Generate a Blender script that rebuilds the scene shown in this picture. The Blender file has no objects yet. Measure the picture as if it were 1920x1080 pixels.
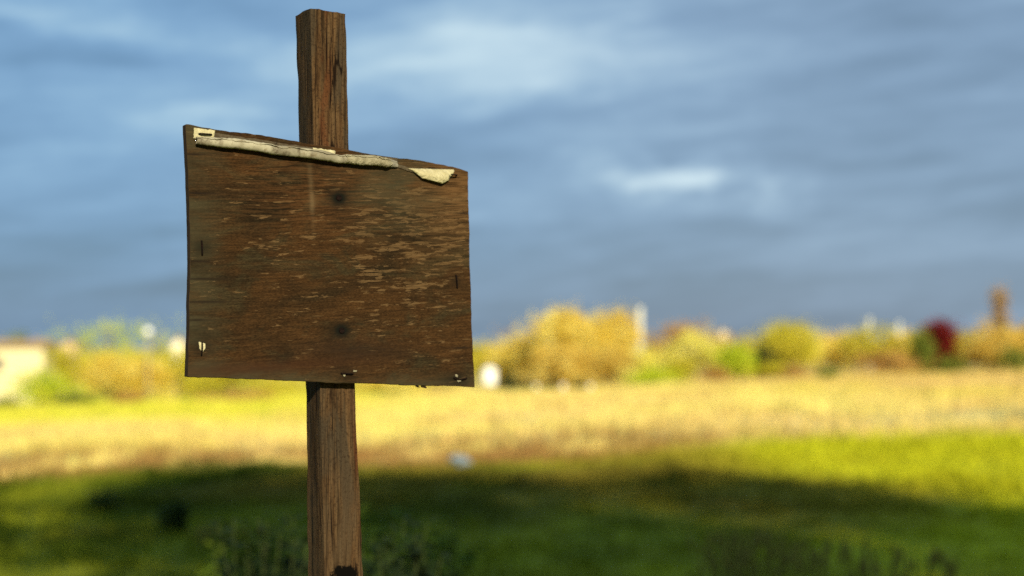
import bpy, bmesh, math, random
import numpy as np
from mathutils import Vector, Matrix, noise as mnoise

# ------------------------------------------------------------------ camera
scene = bpy.context.scene
COL = scene.collection
F, SW = 50.0, 36.0
K = F / SW * 1920.0                      # photo pixels per unit tangent
PITCH = math.atan(110.0 / K)
CAMZ = 1.40
cam_d = bpy.data.cameras.new('camera'); cam = bpy.data.objects.new('camera', cam_d); COL.objects.link(cam)
cam.location = (0, 0, CAMZ); cam.rotation_euler = (math.pi / 2 + PITCH, 0, 0)
cam_d.lens = F; cam_d.sensor_width = SW; cam_d.clip_start = 0.05; cam_d.clip_end = 9000
cam_d.dof.use_dof = True; cam_d.dof.focus_distance = 1.97; cam_d.dof.aperture_fstop = 2.4
scene.camera = cam
scene.view_settings.view_transform = 'Standard'; scene.view_settings.look = 'None'
scene.view_settings.exposure = 0.68; scene.view_settings.gamma = 1.0
scene.cycles.use_denoising = False
scene.cycles.max_bounces = 5; scene.cycles.diffuse_bounces = 3; scene.cycles.transparent_max_bounces = 6

# ------------------------------------------------------------------ sun and sky
SUN_EL = math.radians(26); SUN_AZ = math.radians(17)       # the sun stands behind the camera, a little to its right
SUNV = Vector((math.sin(SUN_AZ) * math.cos(SUN_EL), -math.cos(SUN_AZ) * math.cos(SUN_EL), math.sin(SUN_EL)))
sl = bpy.data.lights.new('sun', 'SUN'); sl.energy = 5.0; sl.angle = math.radians(1.0); sl.color = (1.0, 0.87, 0.62)
so = bpy.data.objects.new('sun', sl); COL.objects.link(so); so.rotation_euler = (SUNV).to_track_quat('Z', 'Y').to_euler()
so.location = (20, -60, 40)

def dir_px(px, py):
    v = Vector(((px - 960) / K, 1.0, (540 - py) / K))
    return Matrix.Rotation(PITCH, 3, 'X') @ v

class NB:
    """little helper around a node tree"""
    def __init__(s, nt): s.nt = nt; s.n = nt.nodes; s.l = nt.links
    def add(s, t, **kw):
        nd = s.n.new(t)
        for k, v in kw.items(): setattr(nd, k, v)
        return nd
    def put(s, sock, v):
        if isinstance(v, bpy.types.NodeSocket): s.l.new(v, sock)
        elif v is not None: sock.default_value = v
    def math(s, op, a, b=None, c=None, clamp=False):
        nd = s.add('ShaderNodeMath', operation=op, use_clamp=clamp)
        s.put(nd.inputs[0], a); s.put(nd.inputs[1], b); s.put(nd.inputs[2], c)
        return nd.outputs[0]
    def smooth(s, v, a, b, lo=0.0, hi=1.0):
        nd = s.add('ShaderNodeMapRange', interpolation_type='SMOOTHSTEP')
        s.put(nd.inputs[0], v); s.put(nd.inputs[1], a); s.put(nd.inputs[2], b); s.put(nd.inputs[3], lo); s.put(nd.inputs[4], hi)
        return nd.outputs[0]
    def mix(s, f, a, b, mode='MIX'):
        nd = s.add('ShaderNodeMix', data_type='RGBA', blend_type=mode)
        s.put(nd.inputs[0], f)
        for i, v in ((6, a), (7, b)):
            if isinstance(v, (tuple, list)) and len(v) == 3: v = (*v, 1)
            s.put(nd.inputs[i], v)
        return nd.outputs[2]
    def noise(s, vec, scale, detail=3, rough=0.5, dist=0.0, mapscale=None, loc=None):
        if mapscale or loc:
            m = s.add('ShaderNodeMapping'); s.put(m.inputs[0], vec)
            if mapscale: m.inputs['Scale'].default_value = mapscale
            if loc: m.inputs['Location'].default_value = loc
            vec = m.outputs[0]
        nd = s.add('ShaderNodeTexNoise'); s.put(nd.inputs['Vector'], vec)
        nd.inputs['Scale'].default_value = scale; nd.inputs['Detail'].default_value = detail
        nd.inputs['Roughness'].default_value = rough; nd.inputs['Distortion'].default_value = dist
        return nd.outputs['Fac']
    def gauss(s, x, y, cx, cy, sx, sy, rot=0.0):
        dx = s.math('SUBTRACT', x, cx); dy = s.math('SUBTRACT', y, cy)
        if rot:
            c, q = math.cos(rot), math.sin(rot)
            ex = s.math('ADD', s.math('MULTIPLY', dx, c), s.math('MULTIPLY', dy, q))
            ey = s.math('SUBTRACT', s.math('MULTIPLY', dy, c), s.math('MULTIPLY', dx, q))
            dx, dy = ex, ey
        a = s.math('MULTIPLY', dx, 1.0 / sx); b = s.math('MULTIPLY', dy, 1.0 / sy)
        r = s.math('ADD', s.math('MULTIPLY', a, a), s.math('MULTIPLY', b, b))
        return s.math('EXPONENT', s.math('MULTIPLY', r, -0.5))

w = bpy.data.worlds.new("World"); scene.world = w; w.use_nodes = True
nb = NB(w.node_tree); nb.n.clear()
outw = nb.add('ShaderNodeOutputWorld'); bg = nb.add('ShaderNodeBackground'); bg.inputs['Strength'].default_value = 0.1
nb.l.new(bg.outputs[0], outw.inputs[0])
sky = nb.add('ShaderNodeTexSky', sky_type='NISHITA'); sky.sun_disc = False
sky.sun_elevation = SUN_EL; sky.sun_rotation = math.pi - SUN_AZ; sky.altitude = 100; sky.air_density = 1.3; sky.dust_density = 0.5
tc = nb.add('ShaderNodeTexCoord'); sx = nb.add('ShaderNodeSeparateXYZ'); nb.l.new(tc.outputs['Generated'], sx.inputs[0])
az = nb.math('ARCTAN2', sx.outputs[0], sx.outputs[1]); el = nb.math('ARCSINE', sx.outputs[2])
comb = nb.add('ShaderNodeCombineXYZ'); nb.put(comb.inputs[0], az); nb.put(comb.inputs[1], el); sv = comb.outputs[0]
rotm = nb.add('ShaderNodeMapping'); nb.put(rotm.inputs[0], sv); rotm.inputs['Rotation'].default_value = (0, 0, math.radians(-5)); svr = rotm.outputs[0]
n_big = nb.noise(svr, 1.0, 3, 0.5, 0.5, mapscale=(4.5, 27.0, 1.0), loc=(0.3, 1.9, 0))
n_mid = nb.noise(svr, 1.0, 5, 0.5, 0.8, mapscale=(12.0, 85.0, 1.0), loc=(4.1, 0.4, 2))
SKYBLOBS = [  # photo place, half sizes in pixels, weight, slant
    (1275, 335, 75, 24, 0.50, 0), (1190, 322, 110, 30, 0.22, 0.05), (1455, 368, 42, 26, 0.26, -0.3), (1530, 340, 70, 26, 0.12, 0), (1040, 400, 170, 40, 0.10, -0.15),
    (960, 120, 190, 55, 0.30, 0.08), (700, 70, 260, 50, 0.18, 0.0), (420, 105, 200, 32, 0.20, -0.06), (170, 190, 200, 40, 0.18, -0.1),
    (1150, 130, 230, 50, 0.14, 0.05), (1500, 140, 200, 40, 0.05, 0.05), (60, 20, 200, 25, 0.20, 0), (450, 240, 120, 26, 0.16, 0), (1300, 20, 600, 30, 0.04, 0),
    (120, 100, 150, 26, -0.22, -0.12), (1750, 150, 300, 120, -0.08, 0), (1300, 580, 900, 60, -0.20, 0), (150, 590, 320, 80, -0.16, 0),
    (1300, 450, 500, 30, -0.06, 0), (1050, 215, 220, 22, -0.09, 0), (1750, 340, 240, 60, -0.07, 0), (420, 40, 110, 22, -0.10, 0), (1050, 30, 250, 18, -0.08, 0),
    (60, 400, 250, 60, -0.04, 0), (1880, 560, 120, 50, 0.05, 0), (1400, 270, 400, 22, -0.05, 0)]
tot = nb.math('MULTIPLY_ADD', n_big, 0.62, -0.31 + 0.40)
tot = nb.math('ADD', tot, nb.math('MULTIPLY_ADD', n_mid, 0.30, -0.15))
# the whole cloud deck is paler higher up and darker towards the horizon
tot = nb.math('ADD', tot, nb.smooth(el, 0.02, 0.20, 0.02, 0.12))
n_fine = nb.noise(svr, 1.0, 7, 0.62, 0.6, mapscale=(24.0, 70.0, 1.0), loc=(1.1, 7.4, 5))
tot = nb.math('ADD', tot, nb.math('MULTIPLY_ADD', n_fine, 0.20, -0.10))
wa = nb.noise(sv, 1.0, 4, 0.6, mapscale=(14, 30, 1), loc=(2, 8, 1)); wb = nb.noise(sv, 1.0, 4, 0.6, mapscale=(14, 30, 1), loc=(9, 1, 6))
azw = nb.math('ADD', az, nb.math('MULTIPLY_ADD', wa, 0.13, -0.065)); elw = nb.math('ADD', el, nb.math('MULTIPLY_ADD', wb, 0.05, -0.025))
for (px, py, hx, hy, wt, rt) in SKYBLOBS:
    d = dir_px(px, py).normalized()
    g = nb.gauss(azw, elw, math.atan2(d.x, d.y), math.asin(d.z), hx / K, hy / K, rt)
    tot = nb.math('MULTIPLY_ADD', g, wt * (.78 if hx > 120 else .95), tot)
ramp = nb.add('ShaderNodeValToRGB'); nb.put(ramp.inputs[0], tot)
cr = ramp.color_ramp; cr.interpolation = 'B_SPLINE'
stops = [(0.0, (.052, .125, .22)), (0.25, (.078, .180, .31)), (0.5, (.125, .262, .455)), (0.72, (.200, .365, .53)), (1.0, (.46, .61, .66))]
while len(cr.elements) < len(stops): cr.elements.new(0.5)
for e, (p, c) in zip(cr.elements, stops): e.position = p; e.color = (*c, 1)
cl10 = nb.mix(1.0, ramp.outputs[0], (8.0, 8.0, 8.0), 'MULTIPLY')
# greyer storm cloud towards the right, clear blue towards the left
grey = nb.smooth(az, -0.30, 0.25, 0.08, 0.40)
rg = nb.add('ShaderNodeRGBToBW'); nb.put(rg.inputs[0], cl10)
greyc = nb.mix(1.0, (1.0, 1.13, 1.30), rg.outputs[0], 'MULTIPLY')
clc = nb.mix(grey, cl10, greyc)
cover = nb.smooth(el, 0.3, 0.8, 0.94, 0.45)
nb.l.new(nb.mix(cover, sky.outputs[0], clc), bg.inputs['Color'])

# ------------------------------------------------------------------ terrain
def hgt(x, y):
    x = np.asarray(x, float); y = np.asarray(y, float)
    xs = 100 * np.tanh(x / 100)
    ys = np.where(y < 100, y, 100 + 45 * np.tanh((y - 100) / 45.0))
    ys = np.where(ys < 0, 12 * np.tanh(ys / 12.0) * 0.3, ys)
    r = np.clip(np.hypot(x, y) / 25.0, 0, 1)
    und = 0.05 * np.sin(x * 0.55 + 0.8) * np.sin(y * 0.42 + 1.3) + 0.10 * r * np.sin(x * 0.13 + 1.7) * np.sin(y * 0.11 + 0.4)
    return 0.039 * xs - 0.017 * ys + und
def H(x, y): return float(hgt(x, y))
def ray_at(px, py, Y):
    d = dir_px(px, py); return Vector((0, 0, CAMZ)) + d * (Y / d.y)
def ground_at(px, py):
    d = dir_px(px, py); t = 1.0
    while t < 400:
        p = Vector((0, 0, CAMZ)) + d * t
        if p.z < H(p.x, p.y): return p
        t += 0.05
    return p

def mesh_obj(name, verts, faces, mat=None, parent=None, smooth=False, rand=False):
    """faces: (n,k) int array or list of tuples"""
    me = bpy.data.meshes.new(name)
    if isinstance(faces, np.ndarray):
        n, k = faces.shape
        me.vertices.add(len(verts)); me.vertices.foreach_set('co', np.asarray(verts, np.float32).ravel())
        me.loops.add(n * k); me.loops.foreach_set('vertex_index', faces.astype(np.int32).ravel())
        me.polygons.add(n); me.polygons.foreach_set('loop_start', np.arange(n, dtype=np.int32) * k)
        me.polygons.foreach_set('loop_total', np.full(n, k, np.int32))
        me.update(calc_edges=True)
    else:
        me.from_pydata([tuple(v) for v in verts], [], faces); me.update()
    if smooth: me.polygons.foreach_set('use_smooth', [True] * len(me.polygons))
    if rand is not False:
        a = me.attributes.new('leafrand', 'FLOAT', 'FACE')
        r = np.random.default_rng(5).random(len(me.polygons)).astype(np.float32) if rand is True else np.asarray(rand, np.float32)
        a.data.foreach_set('value', r)
    if mat: me.materials.append(mat)
    o = bpy.data.objects.new(name, me); COL.objects.link(o)
    if parent: o.parent = parent
    return o
def tag(o, label=None, cat=None, group=None, kind=None):
    if label: o['label'] = label
    if cat: o['category'] = cat
    if group: o['group'] = group
    if kind: o['kind'] = kind
    return o
def empty(name, loc=(0, 0, 0), rz=0.0):
    o = bpy.data.objects.new(name, None); COL.objects.link(o); o.location = loc; o.rotation_euler = (0, 0, rz)
    o.empty_display_size = 0.1
    return o

# ------------------------------------------------------------------ materials
def new_mat(name, rough=0.9, spec=0.2):
    m = bpy.data.materials.new(name); m.use_nodes = True
    b = NB(m.node_tree); p = m.node_tree.nodes['Principled BSDF']
    p.inputs['Roughness'].default_value = rough; p.inputs['Specular IOR Level'].default_value = spec
    return m, b, p
def simple_mat(name, c1, c2, scale=8, rough=0.85, spec=0.25, bump=0.0, metallic=0.0):
    m, b, p = new_mat(name, rough, spec); tcn = b.add('ShaderNodeTexCoord')
    f = b.smooth(b.noise(tcn.outputs['Object'], scale, 5, 0.6), 0.3, 0.7)
    b.put(p.inputs['Base Color'], b.mix(f, c1, c2)); p.inputs['Metallic'].default_value = metallic
    if bump:
        bn = b.add('ShaderNodeBump'); bn.inputs['Strength'].default_value = bump; bn.inputs['Distance'].default_value = 0.01
        b.put(bn.inputs['Height'], f); b.l.new(bn.outputs[0], p.inputs['Normal'])
    return m
def leaf_mat(name, c1, c2, c3=None, clump=0.8, trans=0.3):
    """c1 / c2 leaf colours of single leaves, c3 of whole clumps"""
    m, b, p = new_mat(name, 0.75, 0.15); at = b.add('ShaderNodeAttribute', attribute_name='leafrand')
    tcn = b.add('ShaderNodeTexCoord')
    col = b.mix(at.outputs['Fac'], c1, c2)
    if c3: col = b.mix(b.smooth(b.noise(tcn.outputs['Object'], clump, 2, 0.5), 0.48, 0.66), col, c3)
    b.put(p.inputs['Base Color'], col)
    tr = b.add('ShaderNodeBsdfTranslucent'); b.put(tr.inputs[0], col)
    ms = b.add('ShaderNodeMixShader'); ms.inputs[0].default_value = trans
    b.l.new(p.outputs[0], ms.inputs[1]); b.l.new(tr.outputs[0], ms.inputs[2])
    b.l.new(ms.outputs[0], b.n['Material Output'].inputs[0])
    return m

def field_color(b, blades=False):
    g = b.add('ShaderNodeNewGeometry'); pos = g.outputs['Position']
    s = b.add('ShaderNodeSeparateXYZ'); b.put(s.inputs[0], pos); x, y = s.outputs[0], s.outputs[1]
    n1 = b.noise(pos, 0.16, 3, 0.55); n2 = b.noise(pos, 0.5, 3, 0.6, mapscale=(1, 0.55, 0), loc=(7, 3, 0)); n3 = b.noise(pos, 0.9, 5, 0.65, mapscale=(1, .5, 0))
    n4 = b.noise(pos, 0.10, 3, 0.55, mapscale=(1, 0.6, 0), loc=(21, 5, 0))
    dist = b.math('ADD', y, b.math('MULTIPLY_ADD', n1, 14.0, -7.0))
    dist = b.math('ADD', dist, b.math('MULTIPLY_ADD', n2, 5.0, -2.5))
    dist = b.math('SUBTRACT', dist, b.math('MULTIPLY', x, b.smooth(x, 0, 3, 0.0, 0.25)))
    # short green grass, yellower in places
    green = b.mix(b.smooth(n2, 0.35, 0.65), (.075, .125, .006), (.27, .31, .016))
    green = b.mix(b.smooth(n3, 0.52, 0.7, 0, .6), green, (.045, .075, .006))
    green = b.mix(b.smooth(b.math('ADD', x, b.math('MULTIPLY_ADD', n2, 6, -3)), -0.5, 4, 0.0, 0.8), green, (.60, .62, .018))  # sunlit right side: its brightness is put into the grass colour
    green = b.mix(b.smooth(n4, 0.50, 0.66, 0, 0.8), green, (.26, .20, .03))
    # straw
    straw = b.mix(b.smooth(n1, 0.35, 0.65), (.88, .80, .27), (.82, .64, .26))
    straw = b.mix(b.smooth(b.math('ADD', x, b.math('MULTIPLY_ADD', n1, 16, -8)), 6, 22, 0, 0.7), straw, (.70, .50, .22))
    straw = b.mix(b.smooth(n2, 0.52, 0.70, 0, 0.7), straw, (.64, .43, .17))
    straw = b.mix(b.smooth(n4, 0.52, 0.68, 0, 0.6), straw, (.74, .68, .10))
    lime = b.mix(b.smooth(n2, 0.4, 0.6), (.62, .66, .05), (.80, .74, .12))
    lf = b.math('MULTIPLY', b.smooth(x, -2, -12), b.smooth(b.math('ADD', y, b.math('MULTIPLY_ADD', n1, 24, -12)), 44, 60))
    far = b.mix(lf, straw, lime)
    # rusty weeds just where straw meets the green
    rust = b.math('MULTIPLY', b.smooth(dist, 17, 20), b.smooth(dist, 33, 26))
    rust = b.math('MULTIPLY', rust, b.smooth(n2, 0.36, 0.52))
    rust = b.math('MULTIPLY', rust, b.smooth(x, 7, 2))
    far = b.mix(b.math('MULTIPLY', rust, 0.85), far, (.30, .15, .05))
    col = b.mix(b.smooth(dist, 20, 23.5), green, far)
    col = b.mix(b.smooth(n3, 0.36, 0.64), b.mix(1.0, col, (.76, .73, .66), 'MULTIPLY'), col)
    return col

ground_mat, b, p = new_mat('field_soil', 0.95, 0.05)
fc = field_color(b); gpos = b.add('ShaderNodeNewGeometry')
b.put(p.inputs['Base Color'], b.mix(b.smooth(b.noise(gpos.outputs['Position'], 5, 5, 0.7), 0.35, 0.65), fc, b.mix(0.35, fc, (.06, .045, .02))))
bn = b.add('ShaderNodeBump'); bn.inputs['Strength'].default_value = 1.0; bn.inputs['Distance'].default_value = 0.06
b.put(bn.inputs['Height'], b.noise(gpos.outputs['Position'], 6, 6, 0.7)); b.l.new(bn.outputs[0], p.inputs['Normal'])

blade_mat, b, p = new_mat('grass_blade', 0.8, 0.15)
fc = field_color(b); at = b.add('ShaderNodeAttribute', attribute_name='leafrand')
fc = b.mix(at.outputs['Fac'], b.mix(1.0, fc, (.78, .82, .7), 'MULTIPLY'), b.mix(1.0, fc, (1.15, 1.1, 1.0), 'MULTIPLY'))
b.put(p.inputs['Base Color'], fc); tr = b.add('ShaderNodeBsdfTranslucent'); b.put(tr.inputs[0], fc)
ms = b.add('ShaderNodeMixShader'); ms.inputs[0].default_value = 0.3
b.l.new(p.outputs[0], ms.inputs[1]); b.l.new(tr.outputs[0], ms.inputs[2]); b.l.new(ms.outputs[0], b.n['Material Output'].inputs[0])

bark_mat = simple_mat('bark', (.10, .07, .045), (.19, .14, .09), 9, 0.9, 0.1, 0.6)

# ------------------------------------------------------------------ ground sheet
def axis(lim, step, grow):
    v = [0.0]
    s = step
    while v[-1] < lim: v.append(v[-1] + s); s *= grow
    return v
ya = axis(4000, 0.8, 1.03); yb = axis(300, 1.5, 1.12)
ys = sorted([-q for q in yb[1:]] + ya)
xa = axis(4000, 0.9, 1.06); xs = sorted([-q for q in xa[1:]] + xa)
X, Y = np.meshgrid(xs, ys); Z = hgt(X, Y)
nx, ny = len(xs), len(ys)
V = np.stack([X, Y, Z], -1).reshape(-1, 3)
ii, jj = np.meshgrid(np.arange(nx - 1), np.arange(ny - 1)); a0 = (jj * nx + ii).ravel()
Fg = np.stack([a0, a0 + 1, a0 + nx + 1, a0 + nx], -1)
tag(mesh_obj('ground', V, Fg, ground_mat, smooth=True), kind='structure')

# ------------------------------------------------------------------ grass
rng = np.random.default_rng(11)
def vnoise(x, y, s, seed=0):
    """cheap smooth value noise, vectorised"""
    x = x * s + seed * 17.3; y = y * s + seed * 5.1
    xi = np.floor(x).astype(np.int64); yi = np.floor(y).astype(np.int64); fx = x - xi; fy = y - yi
    fx = fx * fx * (3 - 2 * fx); fy = fy * fy * (3 - 2 * fy)
    def hsh(a, c):
        q = (a * 374761393 + c * 668265263 + seed * 1442695) & 0xffffffff
        q = ((q ^ (q >> 13)) * 1274126177) & 0xffffffff
        return ((q ^ (q >> 16)) & 0xffff) / 65535.0
    return (hsh(xi, yi) * (1 - fx) + hsh(xi + 1, yi) * fx) * (1 - fy) + (hsh(xi, yi + 1) * (1 - fx) + hsh(xi + 1, yi + 1) * fx) * fy
def wedge(n, y0, y1, half=0.46, pad=1.5):
    u = rng.random(n); y = np.sqrt(y0 * y0 + u * (y1 * y1 - y0 * y0)); x = (rng.random(n) * 2 - 1) * (half * y + pad)
    return x, y
def blades(name, x, y, h, wd, lean, mat, label, cat='grass'):
    n = len(x); z = hgt(x, y) - 0.015
    th = rng.random(n) * math.pi * 2; ct, st = np.cos(th), np.sin(th)
    lx = rng.normal(0, 1, n) * lean * h; ly = rng.normal(0, 1, n) * lean * h
    base = np.stack([x, y, z], -1); side = np.stack([ct, st, np.zeros(n)], -1) * (wd / 2)[:, None]
    mid = base + np.stack([lx * 0.35, ly * 0.35, h * 0.55], -1); tip = base + np.stack([lx, ly, h], -1)
    V = np.stack([base - side, base + side, mid + side * 0.7, tip, mid - side * 0.7], 1).reshape(-1, 3)
    f = np.arange(n)[:, None] * 5 + np.arange(5)[None, :]
    o = mesh_obj(name, V, f, mat, rand=rng.random(n))
    tag(o, label, cat, kind='stuff'); return o
# short green grass in tussocks
def tussocks(nc, per, y0, y1, hm, hs, rad, seed, thr):
    cx, cy = wedge(nc, y0, y1)
    k = vnoise(cx, cy, 0.7, seed) + 0.5 * vnoise(cx, cy, 2.1, seed + 1)
    keep = k / 1.5 > thr; cx, cy, k = cx[keep], cy[keep], k[keep]
    hh = (hm + hs * np.clip(k / 1.5, 0, 1) ** 2) * rng.uniform(0.6, 1.4, len(cx))
    x = np.repeat(cx, per) + rng.normal(0, rad, len(cx) * per); y = np.repeat(cy, per) + rng.normal(0, rad, len(cx) * per)
    h = np.repeat(hh, per) * rng.uniform(0.5, 1.1, len(cx) * per)
    return x, y, h
x1, y1, h1 = tussocks(5200, 22, 5.5, 27, 0.05, 0.16, 0.09, 3, 0.25)
x2, y2 = wedge(60000, 2.2, 27); h2 = rng.uniform(0.03, 0.10, len(x2))
x3, y3, h3 = tussocks(700, 20, 0.8, 6, 0.06, 0.12, 0.07, 5, 0.2)
gx = np.concatenate([x1, x2, x3]); gy = np.concatenate([y1, y2, y3]); gh = np.concatenate([h1, h2, h3])
blades('grass', gx, gy, gh, 0.006 + 0.0007 * gy * rng.uniform(0.7, 1.4, len(gx)), 0.35, blade_mat, 'low green meadow grass covering the shaded foreground behind the post')
# tall dry stalks: begins where the green ends and runs to the trees
cx, cy = wedge(15000, 19.5, 118, 0.42, 3); k = vnoise(cx, cy, 0.35, 9)
keep = (k > 0.22) | (cy > 40); cx, cy, k = cx[keep], cy[keep], k[keep]; per = 14
x = np.repeat(cx, per) + rng.normal(0, 0.30, len(cx) * per); y = np.repeat(cy, per) + rng.normal(0, 0.4, len(cx) * per)
hh = np.repeat(0.13 + 0.28 * k * np.clip((cy - 15) / 12, 0.2, 1), per) * rng.uniform(0.55, 1.15, len(x))
blades('dry_grass', x, y, hh, 0.012 + 0.0006 * y * rng.uniform(0.7, 1.4, len(x)), 0.22, blade_mat, 'tall straw coloured dry grass across the sunlit middle of the field')

# ------------------------------------------------------------------ trees, shrubs
def tube(path, radii, seg=7):
    V = []; Fc = []
    for i, (q, r) in enumerate(zip(path, radii)):
        q = Vector(q); d = (Vector(path[min(i + 1, len(path) - 1)]) - Vector(path[max(i - 1, 0)])).normalized()
        a = d.orthogonal().normalized(); c = d.cross(a)
        if i:
            a = (pa - d * pa.dot(d)).normalized(); c = d.cross(a)
        pa = a
        for s in range(seg):
            t = 2 * math.pi * s / seg; V.append(q + (a * math.cos(t) + c * math.sin(t)) * r)
    for i in range(len(path) - 1):
        for s in range(seg):
            s2 = (s + 1) % seg; Fc.append((i * seg + s, i * seg + s2, (i + 1) * seg + s2, (i + 1) * seg + s))
    Fc.append(tuple(range(seg - 1, -1, -1))); Fc.append(tuple((len(path) - 1) * seg + s for s in range(seg)))
    return V, Fc
def join(parts):
    V = []; Fc = []
    for v, f in parts:
        o = len(V); V += list(v); Fc += [tuple(i + o for i in q) for q in f]
    return V, Fc
def leaves(lobes, n, size, R, fill=0.55, up=0.3, aspect=0.55):
    """small folded leaf sprays spread through the lobes; lobes = (centre, (rx,ry,rz))"""
    vol = np.array([l[1][0] * l[1][1] * l[1][2] for l in lobes]) ** 0.75; pr = vol / vol.sum()
    idx = R.choice(len(lobes), n, p=pr)
    C = np.array([list(l[0]) for l in lobes])[idx]; S = np.array([list(l[1]) for l in lobes])[idx]
    d = R.normal(size=(n, 3)); d /= np.linalg.norm(d, axis=1)[:, None]
    r = (fill + (1 - fill) * R.random(n)) * (1 + 0.16 * R.normal(size=n))
    P = C + d * S * r[:, None]
    # gather in sprigs, so gaps open between them
    ns = max(12, n // 14); sp = P[R.choice(n, ns)]; a = R.integers(0, ns, n)
    P = np.where((R.random(n) < 0.72)[:, None], sp[a] + R.normal(0, size * 1.1, (n, 3)), P)
    u = R.normal(size=(n, 3)); u[:, 2] += up; u /= np.linalg.norm(u, axis=1)[:, None]
    v = np.cross(u, R.normal(size=(n, 3))); v /= np.linalg.norm(v, axis=1)[:, None]
    s = size * R.uniform(0.55, 1.3, n)[:, None]
    V = np.stack([P - u * s * .5, P + v * s * aspect * .5, P + u * s * .5, P - v * s * aspect * .5], 1).reshape(-1, 3)
    return V, np.arange(n)[:, None] * 4 + np.arange(4)[None, :]
def tree(name, loc, height, width, mat, label, cat, seed, trunk_h=0.3, n=1500, size=0.3, lobes_n=9, shape='round', group=None, fill=0.45, bark=None, trunk_r=None):
    R = np.random.default_rng(seed); root = empty(name, loc); tag(root, label, cat, group)
    rx = width / 2; base = height * trunk_h; ch = height - base; lobes = []
    for i in range(lobes_n):
        t = R.random()
        if shape == 'round': prof = math.sqrt(max(0.05, 1 - (2 * t - 1.0) ** 2 * 0.9))
        elif shape == 'column': prof = 0.55 + 0.45 * math.sin(math.pi * min(1, t + 0.1))
        elif shape == 'wide': prof = 1.05 - 0.65 * t
        else: prof = 1
        a = R.random() * 2 * math.pi; rr = rx * prof * 0.62 * math.sqrt(R.random())
        s = (0.34 + 0.22 * R.random()) * (0.7 if shape == 'column' else 1)
        lr = rx * s * 1.1; lz = min(ch * 0.28, lr * 1.1) if shape != 'column' else ch * 0.16
        lobes.append((Vector((math.cos(a) * rr, math.sin(a) * rr, base + lz * 0.8 + t * (ch - 1.8 * lz))), (lr, lr, lz)))
    lobes[0] = (Vector((R.normal() * rx * .1, 0, height - lobes[0][1][2])), lobes[0][1])
    Vl, Fl = leaves(lobes, n, size, R, fill=fill)
    Vl[:, 2] = np.maximum(Vl[:, 2], 0.02)
    mesh_obj('crown', Vl, Fl, mat, root, rand=R.random(len(Fl)))
    parts = []; tr = trunk_r or max(0.04, 0.018 * height + 0.03)
    tp = [Vector((0, 0, -0.2))]
    for q in (0.25, 0.5, 0.8): tp.append(Vector((R.normal() * .04 * height * q, R.normal() * .04 * height * q, height * q)))
    parts.append(tube(tp, [tr * 1.3, tr, tr * .6, tr * .2]))
    for c, s in lobes:
        st = min(0.62, max(0.12, (c.z * 0.5) / height)); i = st / .25
        p0 = tp[1].lerp(tp[2], min(1, max(0, (st - .25) / .25))) if st > .25 else tp[0].lerp(tp[1], st / .25)
        m = p0.lerp(c, 0.5) + Vector((0, 0, 0.08 * height)) * (0.5 + 0.5 * R.random())
        parts.append(tube([p0, m, c + Vector((0, 0, s[2] * .4))], [tr * .45, tr * .3, tr * .06], 5))
    V, Fc = join(parts); mesh_obj('trunk', V, Fc, bark or bark_mat, root, smooth=True)
    return root

M = {
 'gold': leaf_mat('golden_leaf', (.76, .60, .09), (.62, .43, .05), (.86, .76, .22)),
 'ochre': leaf_mat('ochre_leaf', (.64, .46, .08), (.50, .33, .05), (.76, .62, .16)),
 'pale': leaf_mat('pale_leaf', (.80, .72, .16), (.62, .58, .08), (.85, .78, .28)),
 'lime': leaf_mat('lime_leaf', (.50, .58, .025), (.38, .46, .02), (.70, .70, .07)),
 'olive': leaf_mat('olive_leaf', (.54, .48, .03), (.38, .34, .02), (.66, .58, .06)),
 'green': leaf_mat('green_leaf', (.19, .23, .03), (.12, .15, .02), (.26, .28, .04)),
 'dark': leaf_mat('dark_leaf', (.05, .06, .015), (.03, .035, .01), (.10, .08, .02)),
 'rust': leaf_mat('rust_leaf', (.46, .27, .07), (.34, .19, .05), (.55, .36, .09)),
 'red': leaf_mat('red_leaf', (.17, .010, .007), (.09, .005, .005), (.12, .014, .008), trans=0.15),
 'twig': leaf_mat('bare_twig', (.42, .29, .14), (.33, .22, .10), (.48, .34, .20)),
}
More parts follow.
